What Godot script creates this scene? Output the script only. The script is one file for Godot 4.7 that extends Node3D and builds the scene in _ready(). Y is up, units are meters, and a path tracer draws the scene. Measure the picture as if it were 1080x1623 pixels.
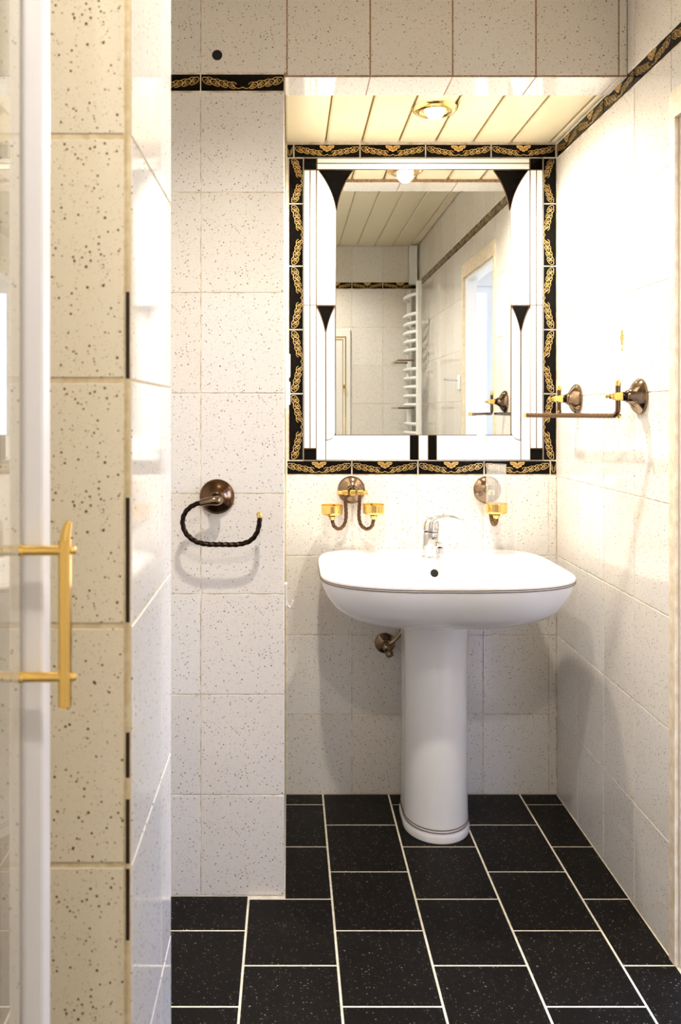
extends Node3D
# Small tiled washroom: x to the right, y up, depth D runs along -z from the camera.

const ROW := 0.2663          # wall tile pitch, upwards
const COL := 0.22            # wall tile pitch, sideways
const EYE := 1.287
const WALL_BACK := 2.877
const WALL_FRONT := 2.275    # face of the pier and of the bulkhead
const WALL_RIGHT := 0.899
const PIER_EDGE := -0.0117
const SHOWER_EDGE := -0.174
const SOFFIT := 2.18
const CEILING := 2.43
const TILE := 0.0014         # how far wall tiles stand proud of their joints

var rng := RandomNumberGenerator.new()
var tile_cache := {}
var used_names := {}
var M := {}
var border_plain := {}
var border_flower := {}


func _ready() -> void:
	rng.seed = 7
	set_camera()
	set_environment()
	make_materials()
	build_shell()
	build_ceilings()
	build_hall()
	build_mirror()
	build_basin()
	build_fittings()
	build_shower_door()
	build_behind_camera()


# ------------------------------------------------------------------ camera, sky
func set_camera() -> void:
	var cam := Camera3D.new()
	cam.name = "camera"
	add_child(cam)
	var near := 0.05
	var a := CameraAttributesPhysical.new()
	a.frustum_near = near
	a.frustum_far = 60.0
	a.frustum_focal_length = 24.0
	a.frustum_focus_distance = 2.5
	a.exposure_aperture = 6.3
	cam.attributes = a
	var f := 1360.0
	cam.set_frustum(near * 1623.0 / f, Vector2(82.0, -161.5) / f * near, near, 60.0)
	cam.position = Vector3(0, EYE, 0)
	cam.current = true


func set_environment() -> void:
	var e := Environment.new()
	e.background_mode = Environment.BG_SKY
	var sky := Sky.new()
	var sm := ProceduralSkyMaterial.new()
	sm.sky_top_color = Color(0.60, 0.73, 1.0)
	sm.sky_horizon_color = Color(0.80, 0.87, 1.0)
	sm.ground_bottom_color = Color(0.70, 0.70, 0.70)
	sm.ground_horizon_color = Color(0.84, 0.87, 0.92)
	sm.sky_energy_multiplier = 3.4
	sm.ground_energy_multiplier = 3.0
	sm.sun_angle_max = 0.0
	sky.sky_material = sm
	e.sky = sky
	e.tonemap_mode = Environment.TONE_MAPPER_LINEAR
	e.tonemap_exposure = 1.1
	e.sdfgi_enabled = true
	e.ssao_enabled = true
	e.ssil_enabled = true
	var w := WorldEnvironment.new()
	w.name = "environment"
	w.environment = e
	add_child(w)


# ------------------------------------------------------------------ naming
func numbered(called: String) -> String:
	if not used_names.has(called):
		used_names[called] = 0
		return called
	used_names[called] += 1
	return "%s_%03d" % [called, used_names[called]]


func thing(called: String, label: String, category: String, at := Vector3.ZERO, group := "") -> Node3D:
	var o := Node3D.new()
	o.name = numbered(called)
	add_child(o)
	o.position = at
	tag(o, label, category, group)
	return o


func tag(o: Node, label: String, category: String, group := "") -> void:
	o.set_meta("label", label)
	o.set_meta("category", category)
	if group != "":
		o.set_meta("group", group)


func part(called: String, mesh: Mesh, m: Material, parent: Node, xf := Transform3D.IDENTITY) -> MeshInstance3D:
	var o := MeshInstance3D.new()
	o.name = called
	o.mesh = mesh
	o.material_override = null
	o.set_surface_override_material(0, m)
	o.transform = xf
	parent.add_child(o, true)
	return o


func structure(called: String, mesh: Mesh, m: Material) -> MeshInstance3D:
	var o := part(numbered(called), mesh, m, self)
	o.set_meta("kind", "structure")
	return o


func v(x: float, y: float, d: float) -> Vector3:
	return Vector3(x, y, -d)


# ------------------------------------------------------------------ mesh helpers
func begin() -> SurfaceTool:
	var st := SurfaceTool.new()
	st.begin(Mesh.PRIMITIVE_TRIANGLES)
	return st


func tri(st: SurfaceTool, p: Array, n: Array, uv: Array) -> void:
	var order := [0, 1, 2]
	var nn: Vector3 = n[0] + n[1] + n[2]
	if (p[1] - p[0]).cross(p[2] - p[0]).dot(nn) > 0.0:
		order = [0, 2, 1]
	for i in order:
		st.set_normal(n[i])
		st.set_uv(uv[i])
		st.add_vertex(p[i])


func quad(st: SurfaceTool, a: Vector3, b: Vector3, c: Vector3, d: Vector3, n: Vector3, uv := []) -> void:
	if uv.is_empty():
		uv = [Vector2.ZERO, Vector2.ZERO, Vector2.ZERO, Vector2.ZERO]
	tri(st, [a, b, c], [n, n, n], [uv[0], uv[1], uv[2]])
	tri(st, [a, c, d], [n, n, n], [uv[0], uv[2], uv[3]])


func add_box(st: SurfaceTool, lo: Vector3, hi: Vector3) -> void:
	var c := (lo + hi) * 0.5
	var h := (hi - lo) * 0.5
	for axis in 3:
		for s in [-1.0, 1.0]:
			var n := Vector3.ZERO
			n[axis] = s
			var u := Vector3.ZERO
			u[(axis + 1) % 3] = 1.0
			var w := Vector3.ZERO
			w[(axis + 2) % 3] = 1.0
			var m := c + n * h
			var U := u * h
			var W := w * h
			quad(st, m - U - W, m + U - W, m + U + W, m - U + W, n)


func box_mesh(lo: Vector3, hi: Vector3) -> ArrayMesh:
	var st := begin()
	add_box(st, lo, hi)
	return st.commit()


# box with chamfered edges, centred on c
func bevel_box(st: SurfaceTool, c: Vector3, size: Vector3, b: float) -> void:
	var h := size * 0.5
	for axis in 3:
		var a1 := (axis + 1) % 3
		var a2 := (axis + 2) % 3
		for s in [-1.0, 1.0]:
			var n := Vector3.ZERO
			n[axis] = s
			var ring := []
			for k in [[-1, -1], [1, -1], [1, 1], [-1, 1]]:
				var p := Vector3.ZERO
				p[axis] = s * h[axis]
				p[a1] = k[0] * (h[a1] - b)
				p[a2] = k[1] * (h[a2] - b)
				ring.append(c + p)
			quad(st, ring[0], ring[1], ring[2], ring[3], n)
	for axis in 3:
		var a1 := (axis + 1) % 3
		var a2 := (axis + 2) % 3
		for k in [[-1, -1], [1, -1], [1, 1], [-1, 1]]:
			var n := Vector3.ZERO
			n[a1] = k[0]
			n[a2] = k[1]
			var pts := []
			for q in [[0, -1], [1, -1], [1, 1], [0, 1]]:
				var p := Vector3.ZERO
				p[axis] = q[1] * (h[axis] - b)
				p[a1] = k[0] * (h[a1] - (0.0 if q[0] == 0 else b))
				p[a2] = k[1] * (h[a2] - (b if q[0] == 0 else 0.0))
				pts.append(c + p)
			quad(st, pts[0], pts[1], pts[2], pts[3], n.normalized())
	for sx in [-1, 1]:
		for sy in [-1, 1]:
			for sz in [-1, 1]:
				var s := Vector3(sx, sy, sz)
				var a := c + s * (h - Vector3(0, b, b))
				var d := c + s * (h - Vector3(b, 0, b))
				var e := c + s * (h - Vector3(b, b, 0))
				var n := s.normalized()
				tri(st, [a, d, e], [n, n, n], [Vector2.ZERO, Vector2.ZERO, Vector2.ZERO])


func bevel_mesh(c: Vector3, size: Vector3, b: float) -> ArrayMesh:
	var st := begin()
	bevel_box(st, c, size, b)
	return st.commit()


# rows of points -> smooth sheet; outward = side the normals point to, told by one sample direction per point
func add_grid(st: SurfaceTool, rows: Array, closed: bool, flip := false, xf := Transform3D.IDENTITY) -> void:
	var nr := rows.size()
	var nc: int = rows[0].size()
	var norm := []
	for i in nr:
		var line := []
		line.resize(nc)
		line.fill(Vector3.ZERO)
		norm.append(line)
	var last := nc if closed else nc - 1
	for i in nr - 1:
		for j in last:
			var k := (j + 1) % nc
			var a: Vector3 = rows[i][j]
			var b: Vector3 = rows[i][k]
			var c: Vector3 = rows[i + 1][k]
			var d: Vector3 = rows[i + 1][j]
			var n := (c - a).cross(d - b)
			if flip:
				n = -n
			norm[i][j] += n
			norm[i][k] += n
			norm[i + 1][k] += n
			norm[i + 1][j] += n
	for i in nr:
		for j in nc:
			norm[i][j] = (xf.basis * (norm[i][j] as Vector3)).normalized()
	for i in nr - 1:
		for j in last:
			var k := (j + 1) % nc
			var p := [xf * rows[i][j], xf * rows[i][k], xf * rows[i + 1][k], xf * rows[i + 1][j]]
			var n := [norm[i][j], norm[i][k], norm[i + 1][k], norm[i + 1][j]]
			var z := Vector2.ZERO
			if (p[1] - p[0]).cross(p[2] - p[0]).length_squared() > 1e-16:
				tri(st, [p[0], p[1], p[2]], [n[0], n[1], n[2]], [z, z, z])
			if (p[2] - p[0]).cross(p[3] - p[0]).length_squared() > 1e-16:
				tri(st, [p[0], p[2], p[3]], [n[0], n[2], n[3]], [z, z, z])


# profile: array of [radius, height]; a point given twice makes a crease
func add_lathe(st: SurfaceTool, profile: Array, segs: int, xf := Transform3D.IDENTITY) -> void:
	var bands := [[profile[0]]]
	for i in range(1, profile.size()):
		if profile[i] == profile[i - 1]:
			bands.append([profile[i]])
		else:
			bands[-1].append(profile[i])
	for band in bands:
		if band.size() < 2:
			continue
		var rows := []
		for q in band:
			var line := PackedVector3Array()
			for s in segs:
				var t := TAU * s / segs
				line.append(Vector3(cos(t) * maxf(q[0], 1e-5), q[1], sin(t) * maxf(q[0], 1e-5)))
			rows.append(line)
		add_grid(st, rows, true, true, xf)


func lathe(profile: Array, segs := 32, xf := Transform3D.IDENTITY) -> ArrayMesh:
	var st := begin()
	add_lathe(st, profile, segs, xf)
	return st.commit()


# axis: a transform whose y axis points along dir
func along(dir: Vector3, at := Vector3.ZERO) -> Transform3D:
	var y := dir.normalized()
	var x := y.cross(Vector3.UP if absf(y.y) < 0.9 else Vector3.RIGHT).normalized()
	var z := x.cross(y)
	return Transform3D(Basis(x, y, z), at)


func smooth_path(pts: Array, per := 8) -> PackedVector3Array:
	var out := PackedVector3Array()
	var n := pts.size()
	for i in n - 1:
		var p0: Vector3 = pts[maxi(i - 1, 0)]
		var p1: Vector3 = pts[i]
		var p2: Vector3 = pts[i + 1]
		var p3: Vector3 = pts[mini(i + 2, n - 1)]
		for k in per:
			var t := float(k) / per
			out.append(p1.cubic_interpolate(p2, p0, p3, t))
	out.append(pts[n - 1])
	return out


# tube along a path; rx, ry half axes (ry along the frame's second axis); twist > 0 gives a twisted square bar with so many turns per metre
func add_tube(st: SurfaceTool, path: PackedVector3Array, radii: Array, segs := 14, twist := 0.0, up := Vector3.UP, flat := 1.0) -> void:
	var n := path.size()
	var rows := []
	var side := Vector3.ZERO
	var run := 0.0
	for i in n:
		var t := (path[mini(i + 1, n - 1)] - path[maxi(i - 1, 0)]).normalized()
		if i == 0:
			side = t.cross(up)
			if side.length() < 0.05:
				side = t.cross(Vector3.RIGHT)
			side = side.normalized()
		else:
			side = (side - t * side.dot(t)).normalized()
			run += path[i].distance_to(path[i - 1])
		var other := t.cross(side)
		var f := float(i) / (n - 1) * (radii.size() - 1)
		var k := mini(int(f), maxi(radii.size() - 2, 0))
		var r: float = radii[0] if radii.size() == 1 else lerpf(radii[k], radii[k + 1], f - k)
		var line := PackedVector3Array()
		for s in segs:
			var a := TAU * s / segs
			var rr := r
			if twist > 0.0:
				rr = r * (0.93 + 0.085 * cos(3.0 * (a - run * twist * TAU)))
			line.append(path[i] + side * cos(a) * rr + other * sin(a) * rr * flat)
		rows.append(line)
	add_grid(st, rows, true, false)
	for e in [0, n - 1]:
		var cap := []
		var inner := PackedVector3Array()
		for s in segs:
			inner.append(path[e])
		cap = [inner, rows[e]] if e == 0 else [rows[e], inner]
		add_grid(st, cap, true, false)


func tube(path: PackedVector3Array, radii: Array, segs := 14, twist := 0.0, up := Vector3.UP, flat := 1.0) -> ArrayMesh:
	var st := begin()
	add_tube(st, path, radii, segs, twist, up, flat)
	return st.commit()


func line_path(a: Vector3, b: Vector3, n: int) -> PackedVector3Array:
	var out := PackedVector3Array()
	for i in n + 1:
		out.append(a.lerp(b, float(i) / n))
	return out


# flat outline in xy, from z0 to z1
func prism(poly: PackedVector2Array, z0: float, z1: float) -> ArrayMesh:
	var st := begin()
	var idx := Geometry2D.triangulate_polygon(poly)
	var z := Vector2.ZERO
	for i in range(0, idx.size(), 3):
		var a := poly[idx[i]]
		var b := poly[idx[i + 1]]
		var c := poly[idx[i + 2]]
		for e in [[z1, Vector3.BACK], [z0, Vector3.FORWARD]]:
			var n: Vector3 = e[1]
			tri(st, [Vector3(a.x, a.y, e[0]), Vector3(b.x, b.y, e[0]), Vector3(c.x, c.y, e[0])], [n, n, n], [z, z, z])
	var way := -1.0 if Geometry2D.is_polygon_clockwise(poly) else 1.0
	for i in poly.size():
		var a := poly[i]
		var b := poly[(i + 1) % poly.size()]
		var d := (b - a).normalized() * way
		quad(st, Vector3(a.x, a.y, z0), Vector3(b.x, b.y, z0), Vector3(b.x, b.y, z1), Vector3(a.x, a.y, z1), Vector3(d.y, -d.x, 0))
	return st.commit()


func rect(x0: float, y0: float, x1: float, y1: float) -> PackedVector2Array:
	return PackedVector2Array([Vector2(x0, y0), Vector2(x1, y0), Vector2(x1, y1), Vector2(x0, y1)])


# one tile: x right, y up, face at z = t; variant picks another piece of the pattern; fit = the print fills the tile once
func tile_mesh(w: float, h: float, t: float, variant: int, fit := false, bevel := 0.0012, period := 0.55) -> ArrayMesh:
	var key := "%d %d %d %d %s %d" % [roundi(w * 1e4), roundi(h * 1e4), roundi(t * 1e5), variant, fit, roundi(bevel * 1e5)]
	if tile_cache.has(key):
		return tile_cache[key]
	var st := begin()
	var b := minf(bevel, minf(w, h) * 0.25)
	var x := w / 2
	var y := h / 2
	var off := Vector2(fposmod(variant * 0.377, 1.0), fposmod(variant * 0.619, 1.0))
	var uv := func(p: Vector3) -> Vector2:
		if fit:
			return Vector2(p.x / w + 0.5, 0.5 - p.y / h)
		return Vector2(p.x, -p.y) / period + off
	var o := [Vector3(-x, -y, t - b), Vector3(x, -y, t - b), Vector3(x, y, t - b), Vector3(-x, y, t - b)]
	var f := [Vector3(-x + b, -y + b, t), Vector3(x - b, -y + b, t), Vector3(x - b, y - b, t), Vector3(-x + b, y - b, t)]
	quad(st, f[0], f[1], f[2], f[3], Vector3.BACK, [uv.call(f[0]), uv.call(f[1]), uv.call(f[2]), uv.call(f[3])])
	var dirs := [Vector3(0, -1, 0), Vector3(1, 0, 0), Vector3(0, 1, 0), Vector3(-1, 0, 0)]
	for i in 4:
		var j := (i + 1) % 4
		quad(st, o[i], o[j], f[j], f[i], (dirs[i] + Vector3.BACK).normalized(), [uv.call(o[i]), uv.call(o[j]), uv.call(f[j]), uv.call(f[i])])
		var bi := Vector3(o[i].x, o[i].y, 0)
		var bj := Vector3(o[j].x, o[j].y, 0)
		quad(st, bi, bj, o[j], o[i], dirs[i], [uv.call(o[i]), uv.call(o[j]), uv.call(o[j]), uv.call(o[i])])
	var m := st.commit()
	tile_cache[key] = m
	return m


# tiles over a rectangle of a wall; o + u * us + v * vs are the joints
func tile_region(parent: Node, o: Vector3, u: Vector3, w: Vector3, us: Array, vs: Array, kind := "wall", gap := 0.003, mats: Array = M.tiles) -> void:
	var n := u.cross(w)
	for i in us.size() - 1:
		for j in vs.size() - 1:
			var tw: float = absf(us[i + 1] - us[i]) - gap
			var th: float = absf(vs[j + 1] - vs[j]) - gap
			if tw < 0.003 or th < 0.003:
				continue
			var at: Vector3 = o + u * (us[i] + us[i + 1]) * 0.5 + w * (vs[j] + vs[j + 1]) * 0.5
			if kind == "wall":
				var wob := n * rng.randf_range(-0.0002, 0.0002)
				part("tile", tile_mesh(tw, th, TILE, rng.randi() % 9, false, 0.0008), mats[rng.randi() % mats.size()], parent, Transform3D(Basis(u, w, n), at + wob))
			else:
				# border strips; the print is cut where the tile is cut
				var flower := kind == "flower"
				var m: Material = border_flower.m if flower else border_plain.m
				part("border_tile", tile_mesh(tw, th, TILE, 0, true, 0.0006), m, parent, Transform3D(Basis(u, w, n), at))


func spread(a: float, b: float, step: float) -> Array:
	var out := [a]
	var s := signf(b - a) * step
	var x := a + s
	while (b - x) * signf(s) > 0.03:
		out.append(x)
		x += s
	out.append(b)
	return out


# ------------------------------------------------------------------ materials
func std(color: Color, rough: float, metal := 0.0, spec := 0.5) -> StandardMaterial3D:
	var m := StandardMaterial3D.new()
	m.albedo_color = color
	m.roughness = rough
	m.metallic = metal
	m.metallic_specular = spec
	return m


func dot(im: Image, cx: float, cy: float, r: float, c: Color, wrap := true) -> void:
	var w := im.get_width()
	var h := im.get_height()
	for y in range(floori(cy - r - 1), ceili(cy + r + 2)):
		for x in range(floori(cx - r - 1), ceili(cx + r + 2)):
			var a := clampf(r + 0.5 - Vector2(x - cx, y - cy).length(), 0.0, 1.0) * c.a
			if a <= 0.0:
				continue
			var X := posmod(x, w) if wrap else x
			var Y := posmod(y, h) if wrap else y
			if X < 0 or Y < 0 or X >= w or Y >= h:
				continue
			var was := im.get_pixel(X, Y)
			im.set_pixel(X, Y, was.lerp(Color(c.r, c.g, c.b, 1), a))


func speckle_image() -> Image:
	var n := 1024                               # 0.55 m
	var im := Image.create(n, n, false, Image.FORMAT_RGB8)
	im.fill(Color(0.905, 0.89, 0.87))
	var inks := [Color(0.62, 0.52, 0.40), Color(0.55, 0.43, 0.32), Color(0.40, 0.32, 0.26), Color(0.66, 0.60, 0.50)]
	for i in 15000:
		var c: Color = inks[rng.randi() % 4]
		c.a = rng.randf_range(0.10, 0.32)
		dot(im, rng.randf() * n, rng.randf() * n, rng.randf_range(0.5, 1.3), c)
	for i in 2600:
		var c: Color = inks[rng.randi() % 4]
		c.a = rng.randf_range(0.4, 0.85)
		dot(im, rng.randf() * n, rng.randf() * n, rng.randf_range(0.8, 1.9), c)
	for i in 850:
		var c := Color(0.20, 0.14, 0.10).lerp(Color(0.36, 0.25, 0.15), rng.randf())
		c.a = rng.randf_range(0.75, 1.0)
		dot(im, rng.randf() * n, rng.randf() * n, rng.randf_range(1.3, 2.8), c)
	return im


func granite_image() -> Image:
	var n := 1024
	var im := Image.create(n, n, false, Image.FORMAT_RGB8)
	var fn := FastNoiseLite.new()
	fn.seed = 3
	fn.frequency = 0.05
	var big := FastNoiseLite.new()
	big.seed = 11
	big.frequency = 0.006
	for y in n:
		for x in n:
			var k := 0.036 + 0.03 * maxf(0.0, fn.get_noise_2d(x, y)) + 0.035 * maxf(0.0, big.get_noise_2d(x, y))
			im.set_pixel(x, y, Color(k * 1.2, k * 0.95, k * 0.8))
	for i in 9000:
		var c := Color(0.34, 0.25, 0.17)
		c.a = rng.randf_range(0.15, 0.5)
		dot(im, rng.randf() * n, rng.randf() * n, rng.randf_range(0.6, 2.2), c)
	for i in 2600:
		var c := Color(0.80, 0.77, 0.74)
		c.a = rng.randf_range(0.25, 0.9)
		dot(im, rng.randf() * n, rng.randf() * n, rng.randf_range(0.7, 2.4), c)
	return im


func stroke(im: Image, pts: PackedVector2Array, r: float, c: Color) -> void:
	for i in pts.size() - 1:
		var steps := maxi(1, ceili(pts[i].distance_to(pts[i + 1])))
		for k in steps:
			var p := pts[i].lerp(pts[i + 1], float(k) / steps)
			dot(im, p.x, p.y, r, c, false)


# black strip with a gilt chain of scrolls hanging in a swag, with or without the winged flower in the middle
func border_maps(flower: bool) -> Dictionary:
	var W := 748
	var H := 156
	var ground := Color(0.045, 0.030, 0.025)
	var gold := Color(0.95, 0.80, 0.52)
	var im := Image.create(W, H, false, Image.FORMAT_RGB8)
	im.fill(ground)
	for side in 2:
		for q in 4:
			var k := 3 - q
			var t := k / 3.0
			var mid := Vector2(lerpf(52.0, 272.0, t), lerpf(64.0, 106.0, pow(t, 0.9)))
			var size := lerpf(1.0, 0.86, t)
			# a slanted drop, a hook over its head and a curl within
			var ring := PackedVector2Array()
			for s in 45:
				var a := TAU * s / 44.0
				ring.append(mid + Vector2(cos(a) * 50.0, sin(a) * (24.0 - 5.0 * cos(a))).rotated(0.72) * size)
			var hook := PackedVector2Array()
			for s in 20:
				var a := PI * 0.95 + PI * 0.95 * s / 19.0
				hook.append(mid + Vector2(26, -20) * size + Vector2(cos(a) * 30.0, sin(a) * 16.0).rotated(0.45) * size)
			var curl := PackedVector2Array()
			for s in 28:
				var a := 2.6 + TAU * 0.95 * s / 27.0
				var e := 24.0 - 11.0 * s / 27.0
				curl.append(mid + Vector2(6, 4) * size + Vector2(cos(a) * e * 1.2, sin(a) * e * 0.62).rotated(0.60) * size)
			for line in [ring, hook, curl]:
				if side == 1:
					for i in line.size():
						line[i].x = W - line[i].x
			for y in H:
				for x in range(maxi(0, int((W - mid.x if side == 1 else mid.x) - 60)), mini(W, int((W - mid.x if side == 1 else mid.x) + 60))):
					if Geometry2D.is_point_in_polygon(Vector2(x, y), ring):
						im.set_pixel(x, y, ground)
			stroke(im, ring, 2.5, gold)
			stroke(im, hook, 2.2, gold)
			stroke(im, curl, 1.9, gold)
			var eye := mid + Vector2(6, 4)
			dot(im, W - eye.x if side == 1 else eye.x, eye.y, 5.5 * size, gold, false)
		var tail := PackedVector2Array()
		for s in 16:
			var a := s / 15.0
			var q := Vector2(lerpf(300.0, 372.0, a), 118.0 + 17.0 * sin(a * PI * 0.95))
			tail.append(Vector2(W - q.x if side == 1 else q.x, q.y))
		stroke(im, tail, 2.6, gold)
	dot(im, W / 2.0, 122, 4.5, gold, false)
	if flower:
		var ink := Color(0.42, 0.27, 0.08)
		for s in [-1.0, 1.0]:
			for p in [[56, 26, 19], [32, 34, 25], [72, 20, 13], [12, 56, 22], [38, 58, 13], [4, 76, 11], [68, 36, 9]]:
				dot(im, W / 2.0 + s * p[0], p[1], p[2], gold, false)
			for p in [[54, 26, 8], [30, 36, 9], [14, 60, 7]]:
				var eye := PackedVector2Array()
				for q in 17:
					eye.append(Vector2(W / 2.0 + s * p[0], p[1]) + Vector2(cos(q * TAU / 16), sin(q * TAU / 16)) * p[2])
				stroke(im, eye, 2.2, ink)
			stroke(im, PackedVector2Array([Vector2(W / 2.0, 30), Vector2(W / 2.0 + s * 14, 16)]), 2.2, gold)
			stroke(im, PackedVector2Array([Vector2(W / 2.0 + s * 4, 50), Vector2(W / 2.0 + s * 76, 26)]), 2.2, ink)
			stroke(im, PackedVector2Array([Vector2(W / 2.0 + s * 3, 60), Vector2(W / 2.0 + s * 48, 54)]), 2.2, ink)
		stroke(im, PackedVector2Array([Vector2(W / 2.0, 26), Vector2(W / 2.0, 80)]), 2.0, ink)
	var metal := Image.create(W, H, false, Image.FORMAT_L8)
	for y in H:
		for x in W:
			var c := im.get_pixel(x, y)
			var k := clampf((c.r - 0.1) / 0.6, 0.0, 1.0) * 0.6
			metal.set_pixel(x, y, Color(k, k, k))
	var m := std(Color.WHITE, 0.16, 0.0, 0.25)
	m.albedo_texture = ImageTexture.create_from_image(im)
	m.metallic = 1.0
	m.metallic_texture = ImageTexture.create_from_image(metal)
	m.metallic_texture_channel = BaseMaterial3D.TEXTURE_CHANNEL_RED
	m.texture_repeat = false
	return {"m": m}


func noise_tex(seed_value: int, freq: float, dark: Color, light: Color) -> NoiseTexture2D:
	var t := NoiseTexture2D.new()
	t.width = 256
	t.height = 256
	t.seamless = true
	var n := FastNoiseLite.new()
	n.seed = seed_value
	n.frequency = freq
	n.fractal_octaves = 4
	t.noise = n
	var g := Gradient.new()
	g.set_color(0, dark)
	g.set_color(1, light)
	t.color_ramp = g
	return t


func grained(m: StandardMaterial3D, tex: Texture2D, scale: float) -> StandardMaterial3D:
	m.albedo_texture = tex
	m.uv1_triplanar = true
	m.uv1_world_triplanar = true
	m.uv1_scale = Vector3.ONE * scale
	return m


func make_materials() -> void:
	var speck := ImageTexture.create_from_image(speckle_image())
	M.tiles = []
	for c in [Color(1, 1, 1), Color(0.985, 0.98, 0.975), Color(0.995, 0.985, 0.97)]:
		var m := std(c, 0.07)
		m.albedo_texture = speck
		M.tiles.append(m)
	M.cream_tiles = []
	for c in [Color(1, 0.975, 0.90), Color(0.99, 0.965, 0.895)]:
		var m := std(c, 0.09)
		m.albedo_texture = speck
		M.cream_tiles.append(m)
	M.floor_tiles = []
	var gran := ImageTexture.create_from_image(granite_image())
	for c in [Color(1, 1, 1), Color(0.9, 0.88, 0.86)]:
		var m := std(c, 0.45, 0.0, 0.25)
		m.albedo_texture = gran
		M.floor_tiles.append(m)
	M.grout = grained(std(Color.WHITE, 0.85), noise_tex(5, 0.03, Color(0.72, 0.64, 0.54), Color(0.97, 0.95, 0.91)), 3.0)
	M.floor_grout = grained(std(Color.WHITE, 0.8), noise_tex(9, 0.04, Color(0.86, 0.81, 0.70), Color(0.98, 0.95, 0.88)), 4.0)
	M.tan_joint = grained(std(Color.WHITE, 0.85), noise_tex(14, 0.04, Color(0.78, 0.70, 0.55), Color(0.90, 0.85, 0.74)), 5.0)
	M.gap = std(Color(0.16, 0.10, 0.07), 0.8)
	M.brown_joint = grained(std(Color.WHITE, 0.85), noise_tex(12, 0.05, Color(0.52, 0.38, 0.28), Color(0.74, 0.62, 0.50)), 6.0)
	border_plain = border_maps(false)
	border_flower = border_maps(true)
	M.panel = std(Color(0.93, 0.88, 0.75), 0.28)
	M.panel_back = std(Color(0.62, 0.50, 0.30), 0.7)
	M.ceramic = std(Color(0.93, 0.925, 0.93), 0.05)
	M.gold = std(Color(0.98, 0.83, 0.50), 0.10, 1.0)
	M.bronze = std(Color(0.42, 0.32, 0.24), 0.16, 1.0)
	M.nickel = std(Color(0.55, 0.47, 0.39), 0.09, 1.0)
	M.chrome = std(Color(0.86, 0.86, 0.87), 0.05, 1.0)
	M.dark_rod = std(Color(0.17, 0.12, 0.09), 0.2, 0.85)
	M.black = std(Color(0.03, 0.025, 0.022), 0.12, 0.0, 0.22)
	M.hole = std(Color(0.02, 0.016, 0.014), 0.7)
	M.mirror = std(Color(0.90, 0.91, 0.90), 0.0, 1.0)
	M.white_glass = std(Color(0.95, 0.965, 0.955), 0.06)
	M.line = std(Color(0.33, 0.22, 0.10), 0.4, 0.15)
	M.silver = std(Color(0.66, 0.65, 0.63), 0.25, 0.9)
	M.plastic = std(Color(0.94, 0.94, 0.93), 0.3)
	M.frame = std(Color(0.90, 0.90, 0.93), 0.3)
	M.wood = grained(std(Color.WHITE, 0.5), noise_tex(21, 0.02, Color(0.82, 0.74, 0.62), Color(0.94, 0.89, 0.80)), 5.0)
	M.paint = std(Color(0.93, 0.92, 0.90), 0.5)
	M.hall_floor = grained(std(Color.WHITE, 0.4), noise_tex(31, 0.02, Color(0.50, 0.38, 0.26), Color(0.66, 0.52, 0.38)), 2.0)
	var g := std(Color(1, 1, 1, 0.03), 0.0)
	g.transparency = BaseMaterial3D.TRANSPARENCY_ALPHA
	M.pane = g
	var d := std(Color(0.95, 0.93, 0.86, 0.10), 0.0)
	d.transparency = BaseMaterial3D.TRANSPARENCY_ALPHA
	M.shower_glass = d
	var t := std(Color(0.97, 0.97, 0.96, 0.10), 0.02)
	t.transparency = BaseMaterial3D.TRANSPARENCY_ALPHA
	M.tumbler = t
	var glow := std(Color(1, 0.97, 0.9), 0.3)
	glow.emission_enabled = true
	glow.emission = Color(1.0, 0.94, 0.82)
	glow.emission_energy_multiplier = 12.0
	M.glow = glow


# ------------------------------------------------------------------ room shell
func rows_to(n: int, top: float) -> Array:
	var out := []
	for i in n:
		out.append(i * ROW)
	out.append(top)
	return out


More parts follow.
